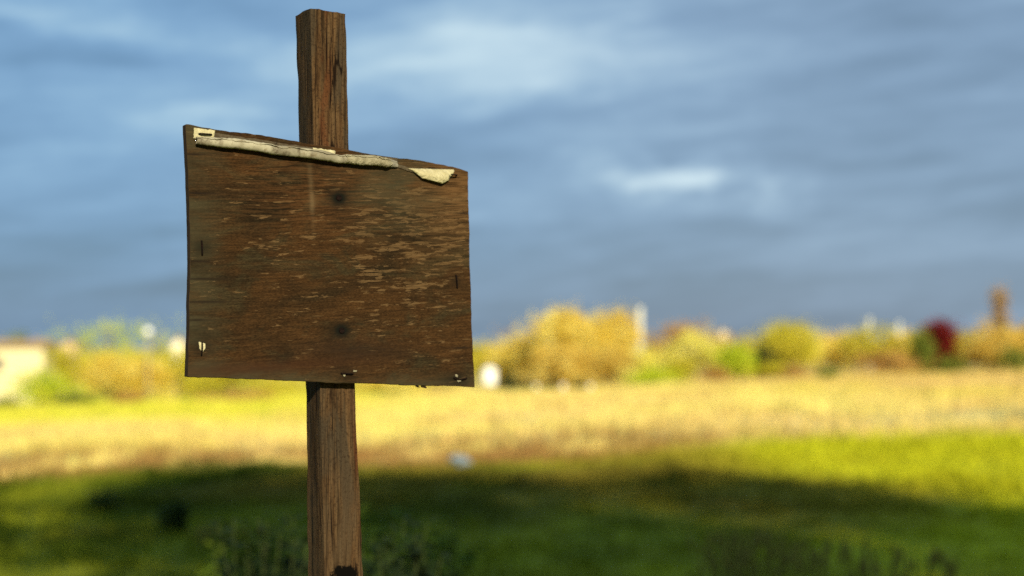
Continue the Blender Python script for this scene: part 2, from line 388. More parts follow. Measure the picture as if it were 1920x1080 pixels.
# (px, distance, top y, base-width px, material, shape, name, category, label, leaves)
TREES = [
 (35, 132, 622, 70, 'green', 'round', 'tree', 'tree', 'dark green tree rising behind the roof of the cream house', 900),
 (125, 112, 645, 100, 'olive', 'wide', 'shrub', 'shrub', 'tawny shrub right beside the cream house', 1100),
 (205, 122, 588, 170, 'lime', 'round', 'tree', 'tree', 'airy lime tree with a wispy top left of the round white globe', 520),
 (300, 124, 592, 120, 'lime', 'round', 'tree', 'tree', 'thin airy lime tree just right of the round white globe', 300),
 (205, 106, 655, 130, 'gold', 'wide', 'shrub', 'shrub', 'tall golden shrub in front of the wispy lime tree', 1800),
 (275, 104, 660, 120, 'gold', 'wide', 'shrub', 'shrub', 'golden shrub below the round white globe, nearest the board', 1700),
 (335, 116, 652, 110, 'olive', 'wide', 'shrub', 'shrub', 'olive green shrub half hidden by the left edge of the board', 1300),
 (75, 100, 692, 150, 'lime', 'wide', 'shrub', 'shrub', 'low lime shrub in front of the cream house wall', 1100),
 (140, 97, 735, 80, 'green', 'wide', 'shrub', 'shrub', 'small dark green shrub at the foot of the tawny shrub', 600),
 (235, 95, 738, 70, 'rust', 'wide', 'shrub', 'shrub', 'low rusty bush under the golden shrubs left of the board', 500),
 (10, 97, 745, 60, 'green', 'wide', 'shrub', 'shrub', 'low green shrub at the left edge of the photo', 400),
 (430, 112, 668, 160, 'olive', 'wide', 'shrub', 'shrub', 'wide olive shrub behind the lower left of the board', 1300),
 (390, 95, 742, 60, 'rust', 'wide', 'shrub', 'shrub', 'low dark rusty bush under the lower left corner of the board', 400),
 (455, 94, 736, 110, 'rust', 'wide', 'shrub', 'shrub', 'long low rust red bush just below the board left of the post', 700),
 (520, 104, 715, 130, 'olive', 'wide', 'shrub', 'shrub', 'olive shrub behind the post just under the board', 800),
 (720, 106, 700, 150, 'gold', 'wide', 'shrub', 'shrub', 'golden shrub behind the board right of the post', 1200),
 (735, 96, 738, 120, 'green', 'wide', 'shrub', 'shrub', 'low green bush peeking out under the board right of the post', 600),
 (830, 95, 735, 100, 'rust', 'wide', 'shrub', 'shrub', 'low brown bush under the lower right of the board', 600),
 (890, 116, 640, 110, 'olive', 'round', 'tree', 'tree', 'olive tree behind the lower right corner of the board', 1100),
 (945, 112, 645, 110, 'gold', 'wide', 'shrub', 'shrub', 'pale golden shrub above the white glint tank', 1200),
 (985, 108, 628, 100, 'gold', 'round', 'tree', 'tree', 'low golden tree leaning on the left side of the big golden tree', 1500),
 (1075, 104, 574, 150, 'gold', 'round', 'tree', 'tree', 'tallest golden tree, with the highest crown right of the board', 3200),
 (1150, 106, 575, 110, 'gold', 'round', 'tree', 'tree', 'golden tree between the tallest golden tree and the white pole', 2400),
 (1055, 99, 640, 150, 'ochre', 'wide', 'shrub', 'shrub', 'broad ochre thicket at the foot of the tallest golden tree', 2000),
 (1150, 98, 655, 130, 'ochre', 'wide', 'shrub', 'shrub', 'ochre thicket left of the lime shrub by the white pole', 1600),
 (965, 94, 712, 80, 'dark', 'wide', 'shrub', 'shrub', 'blackish green bush low beside the white glint tank', 900),
 (1215, 97, 652, 80, 'pale', 'wide', 'shrub', 'shrub', 'bright pale yellow shrub at the foot of the white pole', 1200),
 (1235, 94, 690, 90, 'lime', 'wide', 'shrub', 'shrub', 'low lime shrub right in front of the pale shrub by the white pole', 900),
 (1275, 112, 598, 120, 'rust', 'round', 'tree', 'tree', 'orange brown tree showing its top just right of the white pole', 1500),
 (1300, 98, 620, 110, 'pale', 'wide', 'shrub', 'shrub', 'pale yellow shrub in front of the orange brown tree', 1300),
 (1275, 95, 668, 70, 'olive', 'wide', 'shrub', 'shrub', 'dark olive bush between the pale yellow shrubs', 700),
 (1372, 94, 642, 70, 'lime', 'round', 'shrub', 'shrub', 'upright bright lime shrub below the small white gable', 1000),
 (1355, 112, 625, 90, 'rust', 'round', 'tree', 'tree', 'brown tree behind the upright bright lime shrub', 700),
 (1425, 96, 655, 60, 'dark', 'round', 'shrub', 'shrub', 'dark shrub between the bright lime shrub and the round yellow green tree', 800),
 (1475, 100, 598, 130, 'olive', 'round', 'tree', 'tree', 'round yellow green tree standing right of the dark shrub', 2200),
 (1455, 94, 680, 90, 'olive', 'wide', 'shrub', 'shrub', 'low olive undergrowth below the round yellow green tree', 700),
 (1565, 108, 622, 130, 'gold', 'round', 'tree', 'tree', 'golden olive tree right of the round yellow green tree', 1600),
 (1555, 88, 692, 34, 'green', 'wide', 'shrub', 'shrub', 'tiny green bush alone at the upper edge of the field', 260),
 (1645, 106, 612, 140, 'olive', 'round', 'tree', 'tree', 'olive tree in front of the left one of the two short pale poles', 1600),
 (1655, 94, 660, 150, 'rust', 'wide', 'shrub', 'shrub', 'wide low orange brown bush at the edge of the field left of the red bush', 1500),
 (1710, 104, 618, 90, 'gold', 'round', 'tree', 'tree', 'golden tree just left of the dark red bush', 1000),
 (1728, 94, 618, 46, 'green', 'round', 'shrub', 'shrub', 'green bush growing against the left side of the dark red bush', 900),
 (1757, 95.5, 598, 66, 'red', 'round', 'shrub', 'shrub', 'rounded dark red bush, the only red one in the hedge line', 1900),
 (1805, 100, 620, 110, 'olive', 'wide', 'shrub', 'shrub', 'olive shrub just right of the dark red bush', 1300),
 (1775, 93, 672, 60, 'green', 'wide', 'shrub', 'shrub', 'low green bush under the dark red bush', 500),
 (1872, 98, 532, 30, 'twig', 'column', 'poplar_tree', 'poplar', 'tall narrow bare brown poplar near the right edge', 700),
 (955, 118, 596, 90, 'twig', 'round', 'tree', 'tree', 'thin bare tree behind the board corner reaching above the hedge', 90),
 (1010, 120, 598, 80, 'ochre', 'round', 'tree', 'tree', 'thin wispy tree against the sky left of the tallest golden tree', 90),
 (1330, 118, 600, 80, 'ochre', 'round', 'tree', 'tree', 'thin wispy tree between the pale pole and the small gable', 130),
 (1505, 104, 610, 90, 'pale', 'round', 'tree', 'tree', 'pale tree leaning on the right side of the round yellow green tree', 500),
 (1605, 116, 612, 80, 'twig', 'round', 'tree', 'tree', 'thin bare tree by the left one of the two short pale poles', 120),
 (1815, 112, 606, 90, 'twig', 'round', 'tree', 'tree', 'thin bare tree between the red bush and the poplar', 120),
 (1036, 92, 718, 22, 'dark', 'wide', 'shrub', 'shrub', 'small dark bush added as the shadowed gap between the left and middle pale stakes', 260),  # dark bushes added to imitate the shadowed gaps between the stakes
 (1086, 92, 717, 22, 'dark', 'wide', 'shrub', 'shrub', 'small dark bush added as the shadowed gap between the middle and right pale stakes', 260),
 (1345, 93, 690, 60, 'rust', 'wide', 'shrub', 'shrub', 'low brown bush added as a shady gap below the pale yellow shrub right of the white pole', 400),  # brown bushes added to imitate shade at the foot of the hedge
 (1490, 92, 688, 50, 'rust', 'wide', 'shrub', 'shrub', 'low brown bush added as a shady gap right of the undergrowth below the round yellow green tree', 350),
 (1855, 95, 605, 110, 'ochre', 'round', 'tree', 'tree', 'brown ochre tree around the foot of the bare poplar', 1700),
 (1925, 96, 608, 110, 'ochre', 'round', 'tree', 'tree', 'ochre tree cut by the right edge of the photo', 1500),
 (1903, 92, 648, 60, 'green', 'wide', 'shrub', 'shrub', 'low dark green bush near the right edge below the ochre trees', 500),
]
for i, (px, D, ty, wp, mk, shp, nm, ct, lab, n) in enumerate(TREES):
    q = ray_at(px, ty, D); zg = H(q.x, q.y); hh = q.z - zg; wd = wp * 1.38 * D / K
    bush = shp == 'wide' or ct == 'shrub'
    tree(nm, (q.x, q.y, zg), hh, wd, M[mk], lab, ct, 100 + i, trunk_h=0.04 if bush else 0.2, n=int(n * 2.4),
         size=0.25 if hh > 2 else 0.18, lobes_n=14 if n > 1400 else 10, shape=shp, group='trees and shrubs along the far edge of the field')

# tall trees behind the camera: their shade lies over the foreground, low crowns added to close its gaps
tall_leaf = leaf_mat('ash_leaf', (.09, .15, .02), (.06, .11, .015), (.12, .18, .03))
for i, (x, y, top, cb, wd) in enumerate([(-4.6, -5.2, 13.8, 6.0, 5.0), (-0.6, -5.6, 13.6, 6.2, 5.2), (3.3, -4.9, 13.4, 6.1, 4.6), (5.8, -5.3, 12.6, 5.8, 5.0), (8.4, -5.0, 11.0, 5.8, 4.6),
                                        (11.4, -5.2, 8.6, 5.4, 3.6), (8.6, -5.4, 8.8, 3.9, 6.4), (5.2, -4.2, 8.6, 4.4, 3.6), (-8.0, -5.6, 13.8, 6.4, 5.0)]):
    tree('tree', (x, y, H(x, y)), top, wd, tall_leaf, 'tall green tree in the row behind the viewer', 'tree', 900 + i, trunk_h=cb / top, n=4300 if x < 5 else (2800 if x < 7 or cb < 5 else 1700), size=0.36,
         lobes_n=16, group='tall trees behind the viewer', fill=0.1, trunk_r=0.22)
tree('shrub', (15.0, 20.0, H(15, 20)), 6.0, 4.5, tall_leaf, 'bushy green tree added unseen right of the field to cast a shadow band', 'tree', 950, trunk_h=0.25, n=2500, size=0.3, lobes_n=12)  # unseen tree, added to throw a thin shadow band across the field

# far wood behind
R = np.random.default_rng(77); lobes = []
for k in range(230):
    u = -0.62 + 1.24 * (k + R.random()) / 230; D = R.uniform(128, 175); x = u * D; z = H(x, D)
    top = 1.40 + D * (1.0 + 9.0 * R.random() + (4 if u > 0 else 0)) / K; hh = max(2.0, top - z)
    lobes.append((Vector((x, D, z + hh * .5)), (R.uniform(1.2, 2.6), R.uniform(1, 2), hh * .52)))
Vw, Fw = leaves(lobes, 26000, 0.5, R, fill=0.5); Vw[:, 2] = np.maximum(Vw[:, 2], hgt(Vw[:, 0], Vw[:, 1]))
wood_leaf = leaf_mat('wood_leaf', (.56, .48, .08), (.40, .36, .05), (.56, .37, .08), clump=0.15)
tag(mesh_obj('woodland', Vw, Fw, wood_leaf, rand=R.random(len(Fw))), 'distant golden brown wood closing the horizon behind the hedge line', 'woodland', kind='stuff')

# ------------------------------------------------------------------ far buildings, poles, glint globe, glint tank
def box(x0, x1, y0, y1, z0, z1):
    V = [(x0, y0, z0), (x1, y0, z0), (x1, y1, z0), (x0, y1, z0), (x0, y0, z1), (x1, y0, z1), (x1, y1, z1), (x0, y1, z1)]
    return V, [(0, 3, 2, 1), (4, 5, 6, 7), (0, 1, 5, 4), (1, 2, 6, 5), (2, 3, 7, 6), (3, 0, 4, 7)]
wall_w = simple_mat('whitewash', (.80, .76, .58), (.70, .66, .48), 1.2, 0.85, 0.1)
wall_c = simple_mat('cream_render', (.64, .58, .36), (.56, .50, .30), 1.0, 0.85, 0.1)
wall_p = simple_mat('pink_render', (.62, .45, .40), (.55, .38, .33), 1.0, 0.85, 0.1)
roof_m = simple_mat('roof_tile', (.34, .24, .12), (.26, .17, .09), 3, 0.8, 0.2, 0.5)
glass_m = simple_mat('window_glass', (.05, .06, .07), (.08, .09, .10), 2, 0.15, 0.5)
frame_m = simple_mat('frame_paint', (.45, .36, .22), (.36, .28, .17), 4, 0.6, 0.3)
conc_m = simple_mat('concrete', (.74, .72, .60), (.62, .60, .50), 3, 0.85, 0.15, 0.3)
def house(px, D, eave_py, wpx, ridge_py, wm, label, rz=0.0, windows=((-0.25, .45), (0.25, .45)), gable=False, ledge=False):
    q = ray_at(px, eave_py, D); zg = H(q.x, q.y); he = q.z - zg; hr = ray_at(px, ridge_py, D).z - zg; wd = wpx * D / K; dp = wd * 0.8
    o = empty('house', (q.x, q.y, zg), rz); tag(o, label, 'house')
    hw = wd / 2
    if gable:      # gable wall faces the field
        V = [(-hw, 0, -.3), (hw, 0, -.3), (hw, 0, he), (0, 0, hr - .1), (-hw, 0, he)]; V += [(a, dp, c) for a, _, c in V]
        Fc = [(0, 1, 2, 3, 4), (9, 8, 7, 6, 5), (0, 5, 6, 1), (1, 6, 7, 2), (2, 7, 8, 3), (3, 8, 9, 4), (4, 9, 5, 0)]
        mesh_obj('wall', V, Fc, wm, o)
        e = .18; sl_ = (hr - he) / hw; P = []
        for s in (-1, 1):
            a = [(0, -e, hr), (s * (hw + e), -e, he - e * sl_), (s * (hw + e), dp + e, he - e * sl_), (0, dp + e, hr)]
            P.append((a + [(x, y, z + .1) for x, y, z in a], [(0, 1, 2, 3), (7, 6, 5, 4), (0, 4, 5, 1), (1, 5, 6, 2), (2, 6, 7, 3), (3, 7, 4, 0)]))
        V, Fc = join(P); mesh_obj('roof', V, Fc, roof_m, o)
    else:
        mesh_obj('wall', *box(-hw, hw, 0, dp, -.3, he), wm, o)
        e = .25
        V = [(-hw - e, -e, he), (hw + e, -e, he), (hw + e, dp + e, he), (-hw - e, dp + e, he), (-hw - e, dp / 2, hr), (hw + e, dp / 2, hr)]
        V = [(a, b_, c + .003) for a, b_, c in V]
        rf = mesh_obj('roof', V, [(3, 2, 1, 0), (0, 1, 5, 4), (2, 3, 4, 5), (1, 2, 5), (3, 0, 4)], roof_m, o)
        mesh_obj('chimney', *box(hw * .3, hw * .3 + .45, dp * .55, dp * .55 + .45, he * .9, hr + .12), roof_m, rf)
    for (fx, fz) in windows:
        s = 0.11 * wd; cx, cz = fx * wd, fz * he
        f = mesh_obj('window', *join([box(cx - s, cx + s, -.06, .02, cz + s * 1.2 - .06, cz + s * 1.2), box(cx - s, cx + s, -.06, .02, cz - s * 1.2, cz - s * 1.2 + .06),
                                      box(cx - s, cx - s + .05, -.06, .02, cz - s * 1.2 + .06, cz + s * 1.2 - .06), box(cx + s - .05, cx + s, -.06, .02, cz - s * 1.2 + .06, cz + s * 1.2 - .06)]), frame_m, o)
        mesh_obj('pane', *box(cx - s + .05, cx + s - .05, -.02, .0, cz - s * 1.2 + .06, cz + s * 1.2 - .06), glass_m, f)
    if ledge: mesh_obj('ledge', *box(-hw, hw, -.10, -.002, he * .5 - .09, he * .5 + .02), frame_m, o)
    return o
house(36, 118, 652, 92, 637, wall_c, 'cream rendered house with a low brown roof at the far left', windows=((-0.42, .72),), ledge=True)
house(128, 126, 650, 34, 636, wall_p, 'small pinkish house end just right of the cream house', gable=True, windows=())
house(334, 120, 645, 26, 632, wall_w, 'small whitewashed gable close to the left edge of the board', gable=True, windows=())
house(1358, 124, 629, 22, 617, wall_w, 'small whitewashed gable above the upright bright lime shrub', gable=True, windows=())
def pole(px, D, top_py, r, mat, label, arms=True):
    q = ray_at(px, top_py, D); zg = H(q.x, q.y); h = q.z - zg
    o = empty('utility_pole', (q.x, q.y, zg)); tag(o, label, 'pole')
    mesh_obj('pole', *tube([(0, 0, -.3), (0, 0, h * .5), (0, 0, h)], [r, r * .85, r * .7], 10), mat, o, smooth=True)
    if arms:
        mesh_obj('crossarm', *box(-.55, .55, -.05 - r, -r - .002, h - .45, h - .35), mat, o)
        for s in (-.48, -.2, .2, .48): mesh_obj('insulator', *tube([(s, -.025 - r, h - .35), (s, -.025 - r, h - .22)], [.04, .03], 6), conc_m, o)
    return o
pole_m = simple_mat('pale_pole_concrete', (.62, .62, .52), (.54, .54, .45), 3, 0.8, 0.2)
pole(1200, 110, 576, 0.26, pole_m, 'thick pale concrete pole rising right of the tallest golden trees', arms=False)
pole(1630, 124, 596, 0.17, pole_m, 'short pale pole above the olive tree, left one of the pair', arms=False)
pole(1686, 126, 603, 0.15, pole_m, 'short pale pole nearest the dark red bush', arms=False)
# white globe on a post, made up to give a bright glint
q = ray_at(278, 622, 100); zg = H(q.x, q.y); h = q.z - zg
o = empty('glint_globe', (q.x, q.y, zg)); tag(o, 'made-up post with a round white globe for a glint above the golden shrubs', 'glint globe')
mesh_obj('pole', *tube([(0, 0, -.3), (0, 0, h * .6), (0, 0, h - .24)], [.08, .06, .05], 8), frame_m, o, smooth=True)
bm = bmesh.new(); bmesh.ops.create_uvsphere(bm, u_segments=20, v_segments=12, radius=.27); bmesh.ops.translate(bm, verts=bm.verts, vec=(0, 0, h))
me = bpy.data.meshes.new('globe'); bm.to_mesh(me); bm.free(); me.polygons.foreach_set('use_smooth', [True] * len(me.polygons))
globe_m = simple_mat('globe_plastic', (.88, .90, .86), (.84, .86, .82), 2, 0.3, 0.5); me.materials.append(globe_m)
g = bpy.data.objects.new('globe', me); COL.objects.link(g); g.parent = o
mesh_obj('collar', *tube([(0, 0, h - .33), (0, 0, h - .24)], [.12, .16], 10), frame_m, o)
# white tank, made up to give a bright disc at the field edge
q = ground_at(918, 738); Dt = 92.0; q = ray_at(918, 705, Dt); zg = H(q.x, q.y)
o = empty('glint_tank', (q.x, q.y, zg)); tag(o, 'made-up white round tank for a bright glint at the field edge beside the board corner', 'water tank'); hz = q.z - zg
mesh_obj('tank', *tube([(0, 0, hz - .55), (0, 0, hz - .45), (0, 0, hz + .42), (0, 0, hz + .52)], [.40, .46, .46, .30], 22), globe_m, o, smooth=False)
mesh_obj('lid', *tube([(0, 0, hz + .522), (0, 0, hz + .60)], [.16, .15], 14), globe_m, o)
for sx_, sy_ in ((-1, -1), (1, -1), (1, 1), (-1, 1)): mesh_obj('leg', *box(sx_ * .28 - .04, sx_ * .28 + .04, sy_ * .28 - .04, sy_ * .28 + .04, -.2, hz - .552), frame_m, o)
# pale stakes below the golden trees
for i, (px, tp, lab) in enumerate([(1006, 722, 'pale stake nearest the blackish bush'), (1056, 720, 'pale stake in the middle of the three under the tallest golden tree'), (1107, 721, 'pale stake furthest right under the golden trees')]):
    q = ray_at(px, tp, 90 - i); zg = H(q.x, q.y); h = q.z - zg
    V, Fc = join([box(-.12, .12, -.06, .06, -.3, h - .06), ([(-.12, -.06, h - .058), (.12, -.06, h - .058), (.12, .06, h - .058), (-.12, .06, h - .058), (0, 0, h + .05)], [(0, 1, 4), (1, 2, 4), (2, 3, 4), (3, 0, 4), (3, 2, 1, 0)])])
    s = mesh_obj('stake', V, Fc, conc_m); s.location = (q.x, q.y, zg); tag(s, lab, 'stake', 'pale stakes at the field edge')

# ------------------------------------------------------------------ foreground weeds
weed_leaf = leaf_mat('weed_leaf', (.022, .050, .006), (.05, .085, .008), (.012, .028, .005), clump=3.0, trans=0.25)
weed_shaded = leaf_mat('shaded_weed_leaf', (.006, .014, .003), (.014, .028, .004), (.005, .010, .003), clump=3.0, trans=0.2)  # shade over these weeds is put into the near-black leaf colours
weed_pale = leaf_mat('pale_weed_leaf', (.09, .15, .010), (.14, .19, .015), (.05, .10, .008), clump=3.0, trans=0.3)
dry_stalk = simple_mat('dry_stalk', (.26, .22, .04), (.17, .14, .03), 20, 0.9, 0.1)
weed_stem = simple_mat('weed_stem', (.05, .07, .015), (.03, .04, .01), 20, .8, .2)
def weed(loc, height, spread, nst, leaf, mat, label, seed, name='weed', stem_mat=None, per=60):
    R = random.Random(seed); o = empty(name, loc); tag(o, label, 'weed'); stems = []; LV = []; LF = []
    for s in range(nst):
        a = R.random() * 6.283; b0 = R.random() * spread * .35; top = spread * (.3 + .7 * R.random()); hh = height * R.uniform(.55, 1.0)
        p0 = Vector((math.cos(a) * b0, math.sin(a) * b0, -.03)); p3 = Vector((math.cos(a) * top, math.sin(a) * top, hh))
        m = p0.lerp(p3, .5) + Vector((R.gauss(0, .03), R.gauss(0, .03), hh * .08)); stems.append(tube([p0, m, p3], [.006, .004, .0015], 5))
        for k in range(per):
            t = .12 + .88 * (k + R.random()) / per; c = p0.lerp(m, t * 2) if t < .5 else m.lerp(p3, t * 2 - 1)
            ang = R.random() * 6.283; tilt = R.uniform(-.5, .6); d = Vector((math.cos(ang) * math.cos(tilt), math.sin(ang) * math.cos(tilt), math.sin(tilt)))
            sd = d.cross(Vector((R.gauss(0, .3), R.gauss(0, .3), 1))).normalized(); L = leaf * R.uniform(.6, 1.3) * (1.1 - .3 * t); up = sd.cross(d)
            base = c + d * L * .25; i0 = len(LV)
            LV += [base, base + d * L * .35 + sd * L * .26 - up * .004, base + d * L * .72 + sd * L * .2, base + d * L - up * L * .08, base + d * L * .72 - sd * L * .2, base + d * L * .35 - sd * L * .26 - up * .004]
            LF += [(i0, i0 + 1, i0 + 2, i0 + 3), (i0, i0 + 3, i0 + 4, i0 + 5)]
    V, Fc = join(stems); mesh_obj('stem', V, Fc, stem_mat or weed_stem, o)
    mesh_obj('foliage', LV, LF, mat, o, rand=[R.random() for _ in LF]); return o
def at_d(px, D): q = ray_at(px, 900, D); return (q.x, q.y, H(q.x, q.y))
def top_h(py, D): return ray_at(960, py, D).z
WEEDS = [  # px, distance, top py, spread, stems, leaf size, material, label
 (500, 4.4, 955, .17, 32, .060, weed_shaded, 'leafy dark weed close behind the post on its left side'),
 (556, 5.0, 925, .12, 14, .055, weed_shaded, 'slim dark weed rising beside the left edge of the post'),
 (742, 4.3, 972, .20, 44, .060, weed_shaded, 'large dark leafy weed bush right of the post foot'),
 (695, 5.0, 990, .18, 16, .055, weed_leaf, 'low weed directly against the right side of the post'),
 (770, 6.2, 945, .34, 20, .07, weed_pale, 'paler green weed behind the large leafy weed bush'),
 (325, 13.0, 940, .14, 9, .07, weed_leaf, 'small dark weed alone in the grass left of the post'),
 (198, 16.0, 918, .20, 9, .07, weed_leaf, 'dark tuft at the edge of the shade far left'),
 (455, 6.5, 1000, .25, 12, .07, weed_pale, 'light green weed left of the leafy weeds by the post'),
]
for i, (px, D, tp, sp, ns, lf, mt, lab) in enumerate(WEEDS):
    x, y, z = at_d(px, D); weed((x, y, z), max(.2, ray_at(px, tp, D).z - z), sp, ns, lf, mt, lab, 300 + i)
# wispy dry stalks
def stalks(px, D, top_py, n, sp, label, seed):
    R = random.Random(seed); x, y, z = at_d(px, D); h = ray_at(px, top_py, D).z - z; P = []
    for k in range(n):
        a = R.random() * 6.283; r = sp * math.sqrt(R.random()); hh = h * R.uniform(.5, 1); l = R.gauss(0, .10) * hh; l2 = R.gauss(0, .10) * hh
        p0 = Vector((math.cos(a) * r, math.sin(a) * r, -.03)); p1 = p0 + Vector((l, l2, hh))
        P.append(tube([p0, p0.lerp(p1, .5) + Vector((0, 0, .02)), p1], [.0045, .0035, .002], 4))
        P.append(tube([p1 - (p1 - p0) * .22, p1 - (p1 - p0) * .1, p1 + Vector((l * .1, 0, .01))], [.003, .013, .002], 5))
    V, Fc = join(P); o = mesh_obj('dry_stalks', V, Fc, dry_stalk); o.location = (x, y, z); tag(o, label, 'grass tuft', kind='stuff')
stalks(1395, 8.5, 975, 45, .25, 'tuft of dry brown stalks right of the bottom centre', 1)
stalks(1450, 9.5, 985, 40, .25, 'dry stalk tuft just right of the first brown tuft', 2)
stalks(1540, 8.0, 1000, 40, .25, 'dry brown stalk tuft between the centre tufts and the bottom right corner', 3)
stalks(1700, 7.5, 1010, 40, .25, 'sparse dry stalks towards the bottom right corner', 4)
stalks(1345, 8.3, 1000, 30, .2, 'short dry stalks left of the brown tufts', 5)
stalks(430, 12.0, 975, 50, .35, 'yellowish dry stalks in the shaded grass left of the post', 6)
# scrap of pale plastic lying on the grass
q = ground_at(863, 884); R = random.Random(4); bm = bmesh.new(); bmesh.ops.create_icosphere(bm, subdivisions=4, radius=.13)
for v in bm.verts:
    f = 1 + .45 * mnoise.noise(v.co * 9) + .25 * mnoise.noise(v.co * 22); v.co = Vector((v.co.x * f * 1.1, v.co.y * f * .7, v.co.z * f * .55 + .09))
me = bpy.data.meshes.new('plastic_bag'); bm.to_mesh(me); bm.free(); me.materials.append(simple_mat('pale_plastic', (.13, .18, .21), (.19, .23, .26), 9, .4, .5))
o = bpy.data.objects.new('plastic_bag', me); COL.objects.link(o); o.location = (q.x, q.y, H(q.x, q.y) + .06); tag(o, 'crumpled pale blue plastic bag lying in the grass right of the post', 'plastic bag')

# ------------------------------------------------------------------ the sign
PHI = math.radians(30)
T = Vector((math.cos(PHI), math.sin(PHI), 0)); N = Vector((math.sin(PHI), -math.cos(PHI), 0))   # along the board, out of its face
B0 = ray_at(615, 470, 2.0); TH = 0.015
def bp(px, py, off=0.0):
    """point of the board's face plane, pushed out by off, seen at that photo place -> (s, z) local"""
    d = dir_px(px, py); o = Vector((0, 0, CAMZ)); t = ((B0 + N * off) - o).dot(N) / d.dot(N); return o + d * t
root_xy = B0 - N * (TH + .0285); ROOT = Vector((root_xy.x, root_xy.y, H(root_xy.x, root_xy.y)))
sign = empty('wooden_sign', ROOT, PHI); tag(sign, 'weathered blank wooden signboard nailed to a square timber post, torn paper stapled along its top', 'sign')
MI = Matrix.Rotation(-PHI, 4, 'Z') @ Matrix.Translation(-ROOT)
def L(p): return MI @ p                    # world -> sign local: x along board, y into depth, z up
def lp(px, py, off=0.0): return L(bp(px, py, off))
yf = lp(600, 400).y                          # y of the board face (front is -y)

# board material
c_kn = [lp(637, 371), lp(641, 620)]; c_st = [lp(378, 464), lp(377, 652), lp(856, 527), lp(650, 703), lp(858, 711)]
m, b, p = new_mat('plywood', 0.95, 0.05); board_mat = m
tcn = b.add('ShaderNodeTexCoord'); oc = tcn.outputs['Object']; s3 = b.add('ShaderNodeSeparateXYZ'); b.put(s3.inputs[0], oc); bx_, bz_ = s3.outputs[0], s3.outputs[2]
rm = b.add('ShaderNodeMapping'); b.put(rm.inputs[0], oc); rm.inputs['Rotation'].default_value = (0, math.radians(-3.5) * -1, 0); ov = rm.outputs[0]
grain = b.noise(ov, 1, 8, 0.72, 0.6, mapscale=(20, 20, 330)); grain2 = b.noise(ov, 1, 4, 0.6, 1.5, mapscale=(40, 40, 620), loc=(3, 1, 2))
big = b.noise(ov, 1, 4, 0.6, 0.4, mapscale=(7, 7, 13)); big2 = b.noise(ov, 1, 5, 0.65, 0.6, mapscale=(10, 10, 24), loc=(5, 5, 9))
col = b.mix(b.smooth(big, .36, .62), (.014, .0100, .0055), (.034, .0182, .0076))
col = b.mix(b.smooth(big2, .48, .66, 0, .8), col, (.026, .022, .012))
col = b.mix(b.smooth(grain, .36, .68), b.mix(1, col, (.66, .65, .64), 'MULTIPLY'), b.mix(1, col, (1.35, 1.3, 1.2), 'MULTIPLY'))
speck = b.noise(ov, 1, 4, .75, mapscale=(260, 260, 900)); col = b.mix(b.smooth(speck, .38, .62), b.mix(1, col, (.62, .60, .58), 'MULTIPLY'), b.mix(1, col, (1.35, 1.3, 1.2), 'MULTIPLY'))
# veneer peeled off in short horizontal flakes, most of it on the right half
flake = b.noise(ov, 1, 5, 0.62, 0.5, mapscale=(38, 38, 250), loc=(2, 0, 4)); flake = b.math('MULTIPLY_ADD', b.noise(ov, 1, 3, .5, 1.0, mapscale=(22, 22, 80), loc=(9, 1, 1)), .45, flake)
xr = lp(800, 500).x; xl = lp(430, 500).x; ztop = lp(700, 330).z
where = b.math('ADD', b.gauss(bx_, bz_, lp(790, 0).x * 0 + lp(785, 480).x, lp(785, 480).z, .085, .11), b.math('MULTIPLY', b.gauss(bx_, bz_, lp(560, 430).x, lp(560, 430).z, .11, .09), .45))
where = b.math('ADD', where, b.math('MULTIPLY', b.gauss(bx_, bz_, lp(830, 380).x, lp(830, 380).z, .08, .06), .45))
thr = b.math('MULTIPLY_ADD', where, -.115, .905)
fmask = b.smooth(b.math('SUBTRACT', flake, thr), -.006, .022)
col = b.mix(b.math('MULTIPLY', fmask, b.smooth(grain2, .3, .6, .25, .70)), col, b.mix(b.smooth(grain2, .35, .6), (.080, .047, .020), (.120, .075, .034)))
hl = b.math('ABSOLUTE', b.math('SUBTRACT', b.noise(ov, 1, 3, .5, .3, mapscale=(5, 5, 95), loc=(6, 2, 8)), .5)); hl = b.math('MULTIPLY', b.smooth(hl, .014, .0), b.smooth(big2, .45, .62))
col = b.mix(b.math('MULTIPLY', hl, .6), col, (.010, .007, .004))
# warm orange where the upper part has washed out
wm_ = b.math('MULTIPLY', b.gauss(bx_, bz_, lp(620, 350).x, lp(620, 350).z, .10, .045), b.smooth(grain, .42, .6)); col = b.mix(b.math('MULTIPLY', wm_, .38), col, (.095, .040, .014))
wm_ = b.math('MULTIPLY', b.gauss(bx_, bz_, lp(860, 350).x, lp(860, 350).z, .045, .06), b.smooth(grain, .36, .6)); col = b.mix(b.math('MULTIPLY', wm_, .8), col, (.10, .054, .022))
# grey algae: left rim, bottom rim and upper right
gr = b.math('ADD', b.smooth(bx_, lp(440, 500).x, lp(350, 500).x), b.gauss(bx_, bz_, lp(745, 350).x, lp(745, 350).z, .045, .035))
gr = b.math('ADD', gr, b.smooth(b.math('ADD', bz_, b.math('MULTIPLY', bx_, .06)), lp(640, 680).z, lp(640, 712).z)); gr = b.math('MULTIPLY', gr, b.smooth(big2, .3, .6), clamp=True)
col = b.mix(b.math('MULTIPLY', gr, .6), col, (.040, .036, .020))
